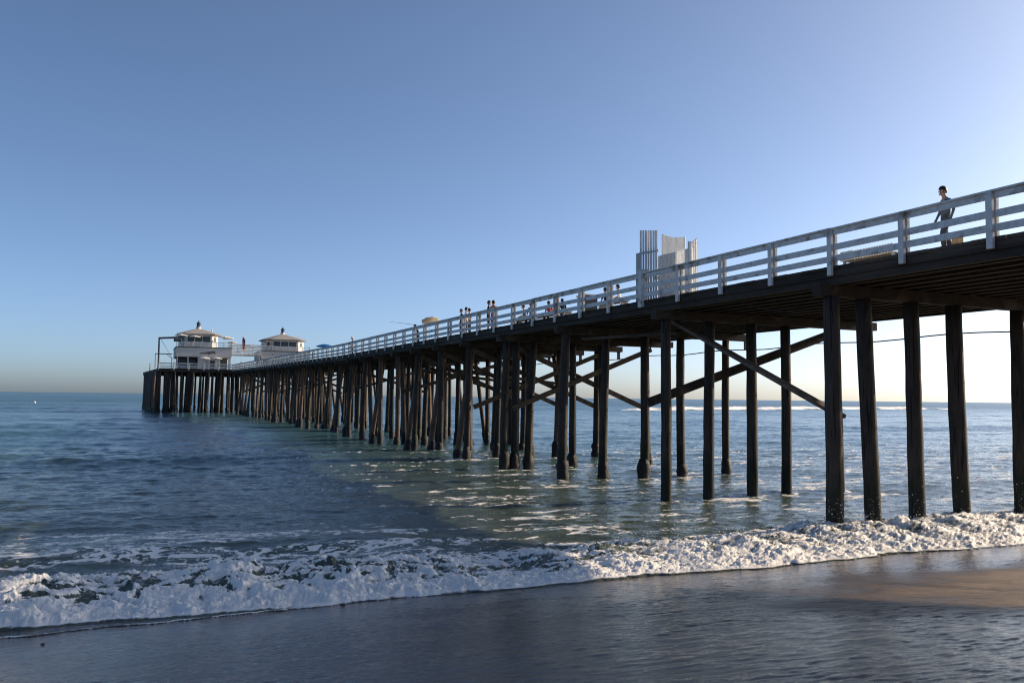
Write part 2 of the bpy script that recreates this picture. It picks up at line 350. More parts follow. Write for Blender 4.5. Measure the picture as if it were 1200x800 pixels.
fo=N(t,'ShaderNodeAttribute',attribute_name='foam').outputs['Fac']; mu=N(t,'ShaderNodeAttribute',attribute_name='murk').outputs['Fac']; th=N(t,'ShaderNodeAttribute',attribute_name='thin').outputs['Fac']
pat=noise(t,oc,.06,4,.55,(1,1.8,1))
deep=mixc(t,pat,(.030,.090,.115),(.045,.112,.132))
near_=mixc(t,noise(t,oc,.5,5,.6,(1,2,1)),(.048,.072,.062),(.082,.098,.070))
wc=mixc(t,mu,deep,near_); wc=mixc(t,th,wc,(.05,.042,.034))
L(wc,b.inputs['Base Color']); b.inputs['IOR'].default_value=1.333; b.inputs['Specular IOR Level'].default_value=.5
sepd=N(t,'ShaderNodeSeparateXYZ'); L(oc,sepd.inputs[0])
far=maprange(t,sepd.outputs[1],20,400,.09,.30)
L(far,b.inputs['Roughness'])
h1=noise(t,oc,1.7,6,.62,(1,2.1,1)); h2=noise(t,oc,7,4,.6,(1,1.9,1)); h3=noise(t,oc,.42,5,.6,(1,2.4,1))
hh=math_(t,'ADD',math_(t,'ADD',math_(t,'MULTIPLY',h1,.16),math_(t,'MULTIPLY',h2,.035)),math_(t,'MULTIPLY',h3,.42))
bw=N(t,'ShaderNodeBump'); bw.inputs['Distance'].default_value=1.0; L(maprange(t,sepd.outputs[1],14,26,.30,.34),bw.inputs['Strength']); L(hh,bw.inputs['Height']); L(bw.outputs[0],b.inputs['Normal'])
fb=N(t,'ShaderNodeBsdfPrincipled'); 
fn=noise(t,oc,18,5,.7); L(mixc(t,fn,(.74,.72,.68),(.92,.90,.86)),fb.inputs['Base Color']); fb.inputs['Roughness'].default_value=.75; fb.inputs['Specular IOR Level'].default_value=.3
fb.inputs['Subsurface Weight'].default_value=.25; fb.inputs['Subsurface Radius'].default_value=(.05,.06,.07); fb.inputs['Subsurface Scale'].default_value=.5
bf=N(t,'ShaderNodeBump'); bf.inputs['Strength'].default_value=.6; bf.inputs['Distance'].default_value=.05; L(math_(t,'ADD',noise(t,oc,14,6,.75),math_(t,'MULTIPLY',noise(t,oc,50,3,.7),.3)),bf.inputs['Height']); L(bf.outputs[0],fb.inputs['Normal'])
det=math_(t,'MULTIPLY',math_(t,'SUBTRACT',noise(t,oc,9,6,.75,(1,1.4,1)),.5),1.5)
ff=maprange(t,math_(t,'ADD',fo,math_(t,'MULTIPLY',det,math_(t,'MULTIPLY',math_(t,'GREATER_THAN',fo,.01),.75))),.20,.52)
mx=N(t,'ShaderNodeMixShader'); L(ff,mx.inputs[0]); L(b.outputs[0],mx.inputs[1]); L(fb.outputs[0],mx.inputs[2]); L(mx.outputs[0],t.nodes['Material Output'].inputs[0])
MT['sea']=m
sea=gridmesh('sea',X,S,Zs,m,sea_attrs); tag(sea,kind='structure')
m,t,b=newmat('foam_white'); b.inputs['Base Color'].default_value=(.88,.86,.82,1); b.inputs['Roughness'].default_value=.7
MT['foam']=m
# spray: thousands of small drops and froth beads thrown up along the roller
SURF=dict()
def sea_height(p,s):   # nearest-sample lookup in the polar grid
    a=np.arctan2(p,s); D=np.hypot(p,s)
    j=np.clip(np.searchsorted(az,a),0,len(az)-1)
    i=np.array([np.clip(np.searchsorted(DD2[:,jj],dd),0,len(Ds)-1) for jj,dd in zip(j,D)])
    return Zs[i,j],foam[i,j]
ico=bmesh.new(); bmesh.ops.create_icosphere(ico,subdivisions=1,radius=1); iv=np.array([v.co[:] for v in ico.verts]); jf=np.array([[v.index for v in f.verts] for f in ico.faces]); ico.free()
def drops(name,Pp,Ss,Zz,R,label):
    n=len(Pp); sc3=1+RNG.uniform(-.35,.35,(n,1,3)); V=(iv[None]*R[:,None,None]*sc3+np.stack([Pp,Ss,Zz],-1)[:,None,:]).reshape(-1,3)
    F=(jf[None]+(np.arange(n)*len(iv))[:,None,None]).reshape(-1,3)
    me=bpy.data.meshes.new(name); me.vertices.add(len(V)); me.vertices.foreach_set('co',V.astype(np.float32).ravel())
    me.loops.add(F.size); me.loops.foreach_set('vertex_index',F.ravel().astype(np.int32)); me.polygons.add(len(F)); me.polygons.foreach_set('loop_start',np.arange(0,F.size,3,dtype=np.int32)); me.polygons.foreach_set('use_smooth',np.ones(len(F),dtype=bool))
    me.update(calc_edges=True); me.materials.append(MT['foam']); o=bpy.data.objects.new(name,me); C.objects.link(o); tag(o,label,'spray',kind='stuff'); return o
n=11000
pp=RNG.uniform(-8,27,n); dd_=RNG.beta(1.6,2.2,n)*2.9; ss=toe(pp)+dd_
hz,ff_=sea_height(pp,ss)
clump=fbm(pp*1.3,ss*1.6,3,120)
ok=(ff_>.45)&(clump>-.12); pp,ss,hz,clump=pp[ok],ss[ok],hz[ok],clump[ok]
R=.004+.011*RNG.random(len(pp))**3
zz_=hz+RNG.random(len(pp))**2.2*.16*np.clip(.4+clump*2.0,0.05,1.6)
P1=[pp];S1=[ss];Z1=[zz_];R1=[R]
for (cx,cs,cn,hh_,wd) in ((18.0,18.3,260,.75,.30),(19.4,18.2,650,.9,.38),(21.2,18.2,420,1.0,.34),(23.2,18.3,300,1.2,.4),(25.7,18.3,250,1.0,.4),(-6.5,17.2,200,.5,1.2),(10.5,17.0,120,.45,.7),(5,16.9,120,.4,1.5),(14,17.3,160,.4,1.5)):
    q=RNG.random(cn)**1.8; P1.append(cx+RNG.normal(0,wd,cn)*(1-.4*q)); S1.append(cs+RNG.normal(0,.25,cn)); Z1.append(.25+q*hh_); R1.append(.004+.012*RNG.random(cn)**2)
drops('sea_spray',np.concatenate(P1),np.concatenate(S1),np.concatenate(Z1),np.concatenate(R1),'white froth beads and spray drops thrown up along the breaking shore wave')
# distant surf line on the right horizon
mbX=np.linspace(130,420,260); mbT=np.linspace(0,1,14)
BX,BT=np.meshgrid(mbX,mbT)
cen=225+.35*(BX-130)+6*fbm(BX*.02,0*BX,3,130)
hgt=(1.15+.5*fbm(BX*.03,0*BX,3,131))*sst(130,165,BX)*sst(420,330,BX)
BY=cen+(BT-.4)*9+.6*fbm(BX*.2,BT*3,3,132); BZ=-.3+(hgt+.3)*np.sin(np.pi*BT)**.7+.25*fbm(BX*.25,BT*4,3,133)*np.sin(np.pi*BT)
surf=gridmesh('far_surf',BX,BY,BZ,MT['sea'],{'foam':np.clip(.55+.9*fbm(BX*.06,BT*2,3,134)+.3*np.sin(np.pi*BT),0,1)*sst(0,.15,BT)*sst(1,.6,BT),'murk':0*BX,'thin':0*BX}); tag(surf,kind='structure')
# ------------------------------------------------------------------ pier
S_END=175.7; PL,PR=17.70,27.6
def zd(s):
    xs=[-60,80,94,131,176,400]; zs=[7.43,7.45,7.60,7.98,8.50,8.50]
    return float(np.interp(s,xs,zs))
def stations(a,b,st=6.0):
    n=max(1,int((b-a)/st)); return [a+(b-a)*i/n for i in range(n+1)]
def sweep(mb,p0,p1,dz0,dz1,a,b,wob=0.0):
    """rectangular strip following the deck profile; p0..p1 across, dz0..dz1 relative to deck top"""
    st=stations(a,b); vs=[];fs=[]
    for s in st:
        z=zd(s); w_=wob*math.sin(s*.7+p0*3)
        vs+=[(p0,s,z+dz0+w_),(p1,s,z+dz0+w_),(p1,s,z+dz1+w_),(p0,s,z+dz1+w_)]
    for i in range(len(st)-1):
        o=4*i
        for k_ in range(4): fs.append((o+k_,o+(k_+1)%4,o+4+(k_+1)%4,o+4+k_))
    fs+= [(3,2,1,0),tuple(len(vs)-4+k_ for k_ in range(4))]
    mb.add(vs,fs)
pier=empty('wooden_pier',(22.6,0,2),'long dark timber pier on rows of tall round piles running out to sea','pier')
def part(mb,name,mat,parent=pier,**k): return mb.build(name,mat,parent,**k)
mb=MB(); s=-42.0; r_=random.Random(3)
while s<S_END-.2:      # individual planks laid across the pier, slightly uneven ends
    e=min(s+.285,S_END-.05); j=r_.uniform(-.035,.03); mb.box(PL-.05+j,PR+.05+r_.uniform(-.03,.03),s,e-.012,zd(s)-.09+r_.uniform(-.004,.004),zd(s)); s+=.29
part(mb,'deck_planks','deck_wood')
mb=MB(); sweep(mb,PL+.04,PL+.20,-.50,-.095,-42,S_END-.1); sweep(mb,PR-.2,PR-.04,-.50,-.095,-42,S_END-.1); part(mb,'fascia_beam','deck_wood')
mb=MB(); sweep(mb,PL-.02,PL+.035,-.30,-.095,-42,S_END-.1); part(mb,'edge_board','deck_wood')
for i in range(13):
    mb=MB(); p=PL+.75+i*.70; sweep(mb,p-.09,p+.09,-.46,-.10,-42,S_END-.1); part(mb,'stringer','deck_wood')
# bents
bents=[7.0,-1,-9,-14,-22,-30,-38]+[18.35,26.6,34.6,41.4,47.0,52.1]
s=57.0
while s<174: bents.append(s); s+=4.9
bents.sort()
npile=0; pile_list=[]
rp=random.Random(5)
def pile_mb(pb,sb,pt,st_,zt,r,zb=-2.5,n=12,rough=.05):
    m_=MB(); pts=[];rad=[]; K=14
    bend=(rp.uniform(-.05,.05),rp.uniform(-.05,.05)); rt=r*.92; rb=r*1.02
    for i in range(K+1):
        f=i/K; z=zb+(zt-zb)*f; q=math.sin(math.pi*f)
        pts.append((pb+(pt-pb)*f+bend[0]*q,sb+(st_-sb)*f+bend[1]*q,z)); rad.append((rb+(rt-rb)*f)*(1+rp.uniform(-.03,.03)))
    m_.tube(pts,rad,n,rough); return m_
def collar_mb(pb,sb,pt,st_,zt,r,ztop,zb=-2.5):
    m_=MB(); pts=[];rad=[]
    for i in range(9):
        z=-.9+(ztop+.9)*i/8; f=(z-zb)/(zt-zb)
        pts.append((pb+(pt-pb)*f,sb+(st_-sb)*f,z)); rad.append((r+.055+rp.uniform(-.025,.045)) if i<8 else r+.012)
    m_.tube(pts,rad,12,.10); return m_
rest_piles=MB(); rest_collars=MB(); rest_sunlit=MB()
MAXP=96
def add_pile(pb,sb,pt,st_,zt,r,collar,red=False):  # red picks the wood with sunlight painted in
    global npile
    zb=-2.5 if sb>15 else float(beach_z(np.array(0.),np.array(float(sb))))-1.0
    if zb>zt-1.5: return
    m_=pile_mb(pb,sb,pt,st_,zt,r,zb)
    if sb>2 and npile<MAXP:
        npile+=1; o=part(m_,'pile','pile_sunlit' if red else 'pile',smooth=True)
        if collar: subchild(collar_mb(pb,sb,pt,st_,zt,r,collar,zb).build('mussel_collar','mussel',smooth=True),o)
    else:
        (rest_sunlit if red else rest_piles).add(m_.v,m_.f)
        if collar: c_=collar_mb(pb,sb,pt,st_,zt,r,collar,zb); rest_collars.add(c_.v,c_.f)
special={18.35:[(17.95,17.95,0,.245),(19.45,19.15,-.1,.235),(21.15,21.05,0,.235),(23.2,22.85,0,.25),(25.75,25.75,0,.235)],
 26.6:[(17.95,17.95,0,.20),(19.85,19.95,0,.21),(21.9,21.9,0,.215),(23.55,23.6,0,.205),(26.45,26.2,0,.18)],
 34.6:[(17.75,17.95,0,.22),(19.85,20.05,0,.20),(22.1,22.15,0,.22),(24.3,24.2,0,.21),(26.9,26.9,0,.19)],
 41.4:[(17.85,17.95,0,.22),(18.45,18.5,0,.215),(19.15,19.5,0,.21),(21.9,21.9,0,.2),(23.9,23.7,0,.2),(26.9,26.5,0,.17)]}
for s in bents:
    if s<2: continue
    top=zd(s)-.80
    if s in special:
        for (pb,pt,ds,r) in special[s]:
            add_pile(pb,s+ds,pt,s,top,r,(rp.uniform(.55,.95) if s>30 else 0))
    else:
        base=[17.95,19.9,21.9,23.9,26.6] if s<60 else ([17.95,20.3,22.8,25.2,27.3] if s<85 else [17.95,21.0,24.2,27.3])
        for k_,p in enumerate(base):
            r=rp.uniform(.17,.215); lean=rp.uniform(-.28,.28)-(.12 if k_==0 and s>44 else 0)
            add_pile(p+lean,s+rp.uniform(-.25,.25),p,s,top,r,rp.uniform(.6,1.1) if s>30 else 0,red=rp.random()<.25)
        if s>44 and (s<85 or rp.random()<.7):
            add_pile(17.2 if rp.random()<.6 else 19.0,s+.8+rp.uniform(-.3,.3),18.35,s+.45,top,.19,rp.uniform(.6,1.1),red=True)
        if s>50 and rp.random()<.6:
            add_pile(27.8,s+.8,26.3,s+.4,top,.18,rp.uniform(.6,1.0),red=True)
for s in bents:
    mb=MB(); z=zd(s); mb.box(PL-.30,PR+.75,s-.17,s+.17,z-.80,z-.465); part(mb,'cap_beam','deck_wood')
# piles near the top carry short corbel blocks
for s in bents:
    if s<12 or s>60: continue
    top=zd(s)-.80
    if s>41:   # transverse X bracing nailed to the bent
        for sg in ((-1,1) if s<50 else (1,)):
            a_=(18.2,s+.24*sg,top-.15 if sg>0 else 3.1); b_=(26.8,s+.24*sg,3.1 if sg>0 else top-.15)
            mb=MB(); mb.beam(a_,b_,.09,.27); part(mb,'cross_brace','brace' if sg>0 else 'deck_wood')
        if 50<s:
            mb=MB(); mb.beam((18.2,s-.3,top-1.2),(26.8,s-.3,4.6),.08,.2); part(mb,'cross_brace','deck_wood')
for s in bents:
    if s>60 and rp.random()<.4:
        top=zd(s)-.80
        for sg in (-1,1):
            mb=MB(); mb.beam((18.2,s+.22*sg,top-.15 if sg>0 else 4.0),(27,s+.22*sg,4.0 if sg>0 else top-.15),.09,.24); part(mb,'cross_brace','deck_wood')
mb=MB(); mb.beam((17.4,26.95,3.55),(26.6,26.95,6.55),.10,.33); part(mb,'cross_brace','deck_wood')
mb=MB(); mb.beam((18.72,27.2,6.65),(18.72,18.78,3.25),.11,.30,(1,0,0)); part(mb,'longitudinal_brace','brace')
mb=MB(); mb.beam((18.72,26.9,6.2),(18.72,34.4,6.4),.10,.2,(1,0,0)); part(mb,'longitudinal_brace','deck_wood')
# ---- pier head
hp=[(4.0,S_END),(37.5,S_END),(37.5,216),(1.6,216)]
mb=MB(); mb.prism(hp,8.41,8.50); part(mb,'head_deck','deck_wood')
mb=MB(); mb.prism([(4.02,S_END+.02),(37.48,S_END+.02),(37.48,S_END+.35),(4.0,S_END+.35)],7.85,8.405)
mb.prism([(4.0,S_END+.37),(4.3,S_END+.37),(1.95,215.9),(1.65,215.9)],7.85,8.405); part(mb,'fascia_beam','deck_wood')
for i in range(14):
    mb=MB(); ss_=S_END+2+i*2.9; lp=4.5-2.4*(ss_-S_END)/40; mb.box(lp,37.2,ss_-.15,ss_+.15,7.75,8.40); part(mb,'cap_beam','deck_wood')
def p_of_x(x,s):
    q=(x-600)/1000*1.006; return (.4032*s+q*.915*s)/(.915-.4032*q)
def hpile(pb,sb,pt,st_,r,red=False,collar=True):
    c_=rp.uniform(.7,1.2); m_=pile_mb(pb,sb,pt,st_,8.0,r,-2.5,9)
    (rest_sunlit if red else rest_piles).add(m_.v,m_.f)
    if collar: c2_=collar_mb(pb,sb,pt,st_,8.0,r,c_); rest_collars.add(c2_.v,c2_.f)
for x in (188,190.5,196.5,199,201.5,204.5,216,223,225.5,228,238,245,252,258,264,270,276):
    p=p_of_x(x,S_END+.4); hpile(p+rp.uniform(-.1,.1),S_END+.5,p,S_END+.5,.26)
for x,dx in ((185,-1.2),(208,1.0),(230,-1.6),(248,-1.4),(262,-1.5)):
    p=p_of_x(x,S_END); hpile(p+dx*.35,S_END-.5,p,S_END+.2,.21,True)
i=0; s=S_END+.8
while s<215:
    l=4.0-2.4*(s-S_END)/40; hpile(l+.25+rp.uniform(-.12,.12),s,l+.35,s,.24,rp.random()<.2); s+=.75
for row in range(1,9):
    ss_=S_END+row*4.6; l=5-2.4*(ss_-S_END)/40
    p=l+rp.uniform(0,1)
    while p<37:
        if rp.random()<.5: hpile(p+rp.uniform(-.3,.3),ss_+rp.uniform(-.3,.3),p,ss_,.21,rp.random()<.25)
        p+=2.5 if row>1 else 3.4
tag(part(rest_piles,'distant_piles','pile',smooth=True),kind='stuff'); tag(part(rest_sunlit,'distant_batter_piles','pile_sunlit',smooth=True),kind='stuff'); tag(part(rest_collars,'distant_mussel_collars','mussel',smooth=True),kind='stuff')
mb=MB(); mb.tube([(28.15,s,zd(s)-1.22+.05*math.sin(s*.9)) for s in np.linspace(2,70,60)],.028,6); part(mb,'conduit','rubber')
for s in bents:
    if 2<s<70: mb=MB(); mb.box(28.05,28.25,s-.03,s+.03,zd(s)-1.25,zd(s)-.79); part(mb,'conduit_hanger','metal')
mb=MB(); mb.tube([(17.9+.5*f,22.5-2.8*f,6.93-.55*math.sin(f*math.pi*.55)) for f in np.linspace(0,1,10)],.014,5); part(mb,'hanging_cable','rubber')
# ---- railings
def railing(name,label,path,base,inward,skip=0):
    """path: posts as (p,s); boards run between posts"""
    root=empty(name,(path[0][0],path[0][1],base(path[0][1])),label,'railing','white board railings along the pier')
    top=1.07
    for h0,h1,tk,nm in ((.865,1.02,.045,'top_board'),(1.022,1.07,.17,'cap_rail'),(.445,.615,.045,'middle_board'),(.12,.29,.045,'lower_board')):
        mb=MB()
        for (a,b_) in zip(path[:-1],path[1:]):
            za,zb_=base(a[1]),base(b_[1]); hm=(h0+h1)/2
            j1,j2=random.uniform(-.008,.008),random.uniform(-.008,.008)
            A_=Vector((a[0]+inward[0]*.0,a[1]+inward[1]*.0,za+hm+j1)); B_=Vector((b_[0],b_[1],zb_+hm+j2)); d_=(B_-A_).normalized()*.003
            mb.beam(A_+d_,B_-d_,tk,h1-h0)
        mb.build(nm,'white',root,bevel=.004)
    d_=Vector((path[-1][0]-path[0][0],path[-1][1]-path[0][1],0)).normalized(); I=Vector((*inward,0))
    for (p,s) in path:
        z=base(s); mb=MB()
        for off in (-.075,.085):
            c_=Vector((p,s,0))+I*off; hw=.08; ht=.045
            q=[c_-d_*hw-I*ht,c_+d_*hw-I*ht,c_+d_*hw+I*ht,c_-d_*hw+I*ht]
            if off<0: zl=z-.27
            else: zl=z+.002
            if off<0 and abs(inward[0])>.5 : pass
            mb.prism([(v.x,v.y) for v in q],zl,z+1.02)
        mb.build('post','white',root,bevel=.006)
    return root
near_path=[(PL,13.137+2.438*k_) for k_ in range(-22,67)]; near_path=[q for q in near_path if q[1]<S_END]+[(PL,S_END)]
# outer post halves hang over the deck edge, so the rail line stands 13 cm outside the plank ends
near_path=[(PL-.03,s) for _,s in near_path]
railing('pier_railing','white three board railing along the near edge of the pier deck',near_path,zd,(1,0))
railing('pier_railing','white board railing along the far side of the pier deck, mostly hidden',[(PR+.03,s) for _,s in near_path[::1]],zd,(-1,0))
zh=lambda s:8.50
hr=[(4.0+ (PL-.2-4.0)*i/5,S_END-.03) for i in range(6)]
railing('pier_railing','white railing across the front of the wide pier head below the left white building',hr,zh,(0,1))
gp=empty('gate_post',(PL-.03,27.75,zd(27.7)),'thick pale post rising from the railing beside the slatted screen','post')
MB().box(PL-.17,PL+.12,27.63,27.87,zd(27)-.25,zd(27)+1.16).build('post_shaft','white',gp,bevel=.01); MB().box(PL-.20,PL+.15,27.60,27.90,zd(27)+1.162,zd(27)+1.20).build('post_cap','white',gp)
# ------------------------------------------------------------------ slatted screen on the deck
Z=zd(30)
scr=empty('slatted_screen',(18.6,30,Z),'tall screen of thin grey poles and pale corrugated panels standing on the deck','screen')
def P3(x,y,p):   # used only to work out sizes: point at across-distance p seen at pixel x,y
    v=fw+(x-600)/1000*rr-(y-400)/1000*uu; k_=p/v.x; return Vector((p,v.y*k_,3.7+v.z*k_))
for x in (751,754,757,760,763,766,769):
    a_=P3(x,270,17.95 if x<760 else 18.1); mb=MB(); mb.box(a_.x-.03,a_.x+.03,a_.y-.027,a_.y+.027,Z,a_.z); mb.build('pole','galv',scr)
a_=P3(747.5,297,17.9); b_=P3(770,298,18.1); mb=MB(); mb.box(a_.x-.05,a_.x+.05,a_.y-.06,a_.y+.06,Z,a_.z); mb.build('frame_post','galv',scr)
mb=MB(); mb.beam((a_.x+.07,a_.y,a_.z),(b_.x+.07,b_.y,a_.z-.02),.06,.07); mb.build('frame_rail','galv',scr)
def corr(x0,y0,x1,y1,pa,pb,zlow,n,mat,name,sag=0):
    a_=P3(x0,y0,pa); b_=P3(x1,y1,pb); vs=[];fs=[]; K=n*4
    dv=Vector((b_.x-a_.x,b_.y-a_.y,0)); nn=Vector((-dv.y,dv.x,0)).normalized()
    for i in range(K+1):
        f=i/K; c_=a_.lerp(b_,f); w_=.03 if (i//2)%2 else -.03; zt=c_.z-sag*math.sin(math.pi*f)
        for th_ in (0,.02):
            q=c_+nn*(w_+th_); vs+=[(q.x,q.y,zlow),(q.x,q.y,zt)]
    for i in range(K):
        o=4*i; fs+=[(o,o+1,o+5,o+4),(o+2,o+6,o+7,o+3),(o+1,o+3,o+7,o+5)]
    o=4*K; fs+=[(0,2,3,1),(o,o+1,o+3,o+2)]
    m_=MB(); m_.add(vs,fs); return m_.build(name,mat,scr)
corr(776,274.5,803,277.5,19.6,19.4,Z,13,'panel_pale','tall_panel',.07)
corr(772,300,811,290,19.1,18.9,Z,17,'corr','front_panel')
corr(809,286,817,279,18.95,19.5,Z,4,'corr','side_panel')
a_=P3(808,283,18.8); MB().box(a_.x-.04,a_.x+.04,a_.y-.05,a_.y+.05,Z,a_.z).build('frame_post','galv',scr)
a_=P3(771,306,18.5); MB().box(a_.x-.2,a_.x+.2,a_.y-.03,a_.y+.03,Z+.9,Z+1.02).build('latch_bar','corr',scr); 
# slatted bench
z=zd(19); Bp=19.15; sa,sb=P3(1046,300,Bp).y,P3(985,300,Bp).y
bench=empty('slatted_bench',(Bp,(sa+sb)/2,z),'low white slatted bench seen through the railing left of the walking boy','bench')
MB().box(Bp+.06,Bp+.46,sa,sb,z+.40,z+.44).build('seat','cream',bench,bevel=.01)
mb=MB(); n_=15
for i in range(n_):
    q=sa+.04+(sb-sa)*.72*i/(n_-1); mb.box(Bp-.01,Bp+.02,q-.03,q+.03,z+.40,z+.66)
mb.build('back_slats','cream',bench)
MB().box(Bp+.022,Bp+.055,sa,sb,z+.58,z+.64).build('back_rail','white',bench)
MB().box(Bp-.01,Bp+.02,sa+(sb-sa)*.76,sb,z+.40,z+.68).build('end_panel','galv',bench)
for q in (sa+.06,sb-.06):
    for p in (Bp+.10,Bp+.42): MB().box(p-.035,p+.035,q-.035,q+.035,z,z+.40-.002).build('leg','white',bench)
# bin beside the screen
z=zd(33); bn=empty('litter_bin',(18.7,33.9,z),'dark square litter bin left of the slatted screen','bin')
MB().prism([(18.4,33.55),(19.0,33.55),(19.0,34.4),(18.4,34.4)],z,z+.85).build('bin_body','metal',bn,bevel=.02); MB().box(18.36,19.04,33.5,34.45,z+.852,z+.93).build('bin_lid','galv',bn,bevel=.02)
# ------------------------------------------------------------------ umbrellas
def umbrella(loc,r,h,mat,label,tilt=0,name='parasol',group=None,cat='umbrella'):
    x,y,z=loc; root=empty(name,loc,label,cat,group)
    prof=[(r,h-.30*r),(r*.97,h-.24*r),(r*.66,h-.13*r),(r*.33,h-.04*r),(.02,h)]
    m_=MB(); m_.lathe(prof,(0,0,0),8); m_.lathe([(a_-.01,b_-.02) for a_,b_ in prof[::-1]],(0,0,0),8)
    R_=Matrix.Rotation(tilt,3,'X'); m_.v=[tuple(R_@(Vector(v)-Vector((0,0,h)))+Vector((x,y,z+h))) for v in m_.v]
    m_.build('canopy',mat,root); MB().tube([(x,y,z),(x,y,z+h+.08)],.022,6).build('pole','galv',root); MB().lathe([(.01,.08),(.2,.07),(.22,0),(.01,0)],loc,10).build('base','metal',root)
    return root
z=zd(107); umbrella((21.6,107,z),1.15,2.35,'umb_blue','bright blue umbrella above the railing right of the right hand building',.12)
z=zd(61); umbrella((20.2,61.2,z),.70,2.12,'umb_yellow','pale yellow umbrella tilted above the railing halfway along the pier',-.35)
# ------------------------------------------------------------------ buildings on the pier head
def octo(x0,x1,y0,y1,c): return [(x0+c,y0),(x1-c,y0),(x1,y0+c),(x1,y1-c),(x1-c,y1),(x0+c,y1),(x0,y1-c),(x0,y0+c)]
def building(name,label,x0,x1,y0,y1,ux0,ux1,uy0,uy1,zg,z1,z2,zeave,zap,fish):
    """ground storey x0..x1, terrace wall z1..z2, octagonal upper storey up to zeave, hipped roof and cupola"""
    root=empty(name,((x0+x1)/2,y0,zg),label,'building')
    MB().prism([(x0+.5,y0+3.2),(x1-.5,y0+3.2),(x1-.5,y1),(x0+.5,y1)],zg,z1-.002).build('ground_wall','trim',root)  # dark trim colour paints the veranda's deep shade onto this wall
    MB().box(x0+(x1-x0)*.40,x0+(x1-x0)*.78,y0+.5,y0+3.19,zg,z1-.003).build('entrance_block','pale',root)
    for i in range(6):
        px=x0+.25+(x1-x0-.5)*i/5; MB().box(px-.12,px+.12,y0+.12,y0+.36,zg,z1-.002).build('veranda_post','white',root)
    for (f0,f1) in ((.03,.36),(.44,.58),(.80,.97)):
        MB().box(x0+.5+(x1-x0-1)*f0,x0+.5+(x1-x0-1)*f1,y0+3.14,y0+3.195,zg+.9,z1-.5).build('window','darkglass',root)
    MB().box(x0+.5+(x1-x0-1)*.62,x0+.5+(x1-x0-1)*.72,y0+.43,y0+.495,zg,z1-.6).build('door','trim',root)
    MB().prism([(x0,y0),(x1,y0),(x1,y1),(x0,y1)],z1,z2).build('terrace_wall','parapet',root)
    MB().prism([(x0-.1,y0-.1),(x1+.1,y0-.1),(x1+.1,y1),(x0-.1,y1)],z2+.002,z2+.16).build('terrace_coping','trim',root)
    t=MB()
    for i in range(8):
        px=x0+.05+(x1-x0-.1)*i/7; t.box(px-.06,px+.06,y0,y0+.12,z2+.16,z2+1.15)
    t.box(x0,x1,y0+.125,y0+.17,z2+1.03,z2+1.15); t.box(x0,x1,y0+.125,y0+.16,z2+.62,z2+.70); t.box(x0,x1,y0+.125,y0+.16,z2+.3,z2+.38); t.build('terrace_railing','white',root)
    c=(ux1-ux0)*.17; oc_=octo(ux0,ux1,uy0,uy1,c)
    MB().prism(oc_,z2+.162,zeave).build('upper_wall','pale',root)
    wz0=z2+1.25; wz1=zeave-.35; W_=ux1-ux0-2*c
    for f0,f1 in ((.04,.30),(.33,.60),(.63,.93)):
        fr=MB(); a0=ux0+c+W_*f0; a1=ux0+c+W_*f1
        fr.box(a0-.07,a1+.07,uy0-.06,uy0-.003,wz0-.07,wz1+.07); w_=fr.build('window','white',root)
        subchild(MB().box(a0,a1,uy0-.075,uy0-.062,wz0,wz1).build('pane','darkglass'),w_); 
        w_.matrix_parent_inverse=Matrix.Translation(-root.location)
    # chamfer windows
    for sx in (-1,1):
        ex=ux1 if sx>0 else ux0; cx_=ex-sx*c/2; cy_=uy0+c/2; nv=Vector((sx,-1,0)).normalized(); tv=Vector((1,sx,0)).normalized()
        q=[Vector((cx_,cy_,0))+tv*a_*c*.22+nv*b_ for a_,b_ in ((-1,.005),(1,.005),(1,.06),(-1,.06))]
        MB().prism([(v.x,v.y) for v in q],wz0+.1,wz1-.15).build('window','darkglass',root)
    e=.55; ov=octo(ux0-e,ux1+e,uy0-e,uy1+e,c+.1); mx_,my_=(ux0+ux1)/2,(uy0+uy1)/2
    vs=[(x,y,zeave) for x,y in ov]+[(x,y,zeave+.14) for x,y in ov]+[(mx_+(x-mx_)*.12,my_+(y-my_)*.12,zap) for x,y in ov]
    fs=[tuple(range(8))[::-1],tuple(range(16,24))]
    for i in range(8):
        j=(i+1)%8; fs+=[(i,j,8+j,8+i),(8+i,8+j,16+j,16+i)]
    m_=MB(); m_.add(vs,fs); rf=m_.build('roof','roof',root)
    cu=MB(); cu.lathe([(.5,-.15),(.5,.40),(.01,.41)],(mx_,my_,zap),8); k1=subchild(cu.build('cupola_base','white'),rf)
    cu=MB(); cu.lathe([(.36,.41),(.36,1.05),(.48,1.07),(.26,1.36),(.06,1.55),(.03,1.8),(.005,1.9)],(mx_,my_,zap),8); subchild(cu.build('cupola_lantern','copper'),rf)
    vt=MB(); vt.tube([(ux1-1.2,uy0+1.6,zeave+.1),(ux1-1.2,uy0+1.6,zeave+1.25)],.1,8); subchild(vt.build('vent_pipe','galv'),rf)
    if fish:
        o_=[(-2,0),(-1.55,.30),(-.9,.26),(-.2,.5),(.6,.62),(1.1,.55),(1.25,.95),(1.55,.55),(2.0,.75),(1.8,.35),(2.0,-.02),(1.4,.16),(.7,.02),(.3,-.25),(.1,.02),(-.8,-.02)]
        vs=[];  cx_=x0+(x1-x0)*.56; zc=(z1+z2)/2-.25
        for yy in (y0-.10,y0-.02): vs+=[(cx_+a_*.78,yy,zc+b_*.72) for a_,b_ in o_]
        n_=len(o_); m_=MB(); m_.add(vs,[tuple(range(n_)),tuple(range(2*n_-1,n_-1,-1))]+[(i,n_+i,n_+(i+1)%n_,(i+1)%n_) for i in range(n_)]); m_.build('fish_sign','trim',root)
    return root
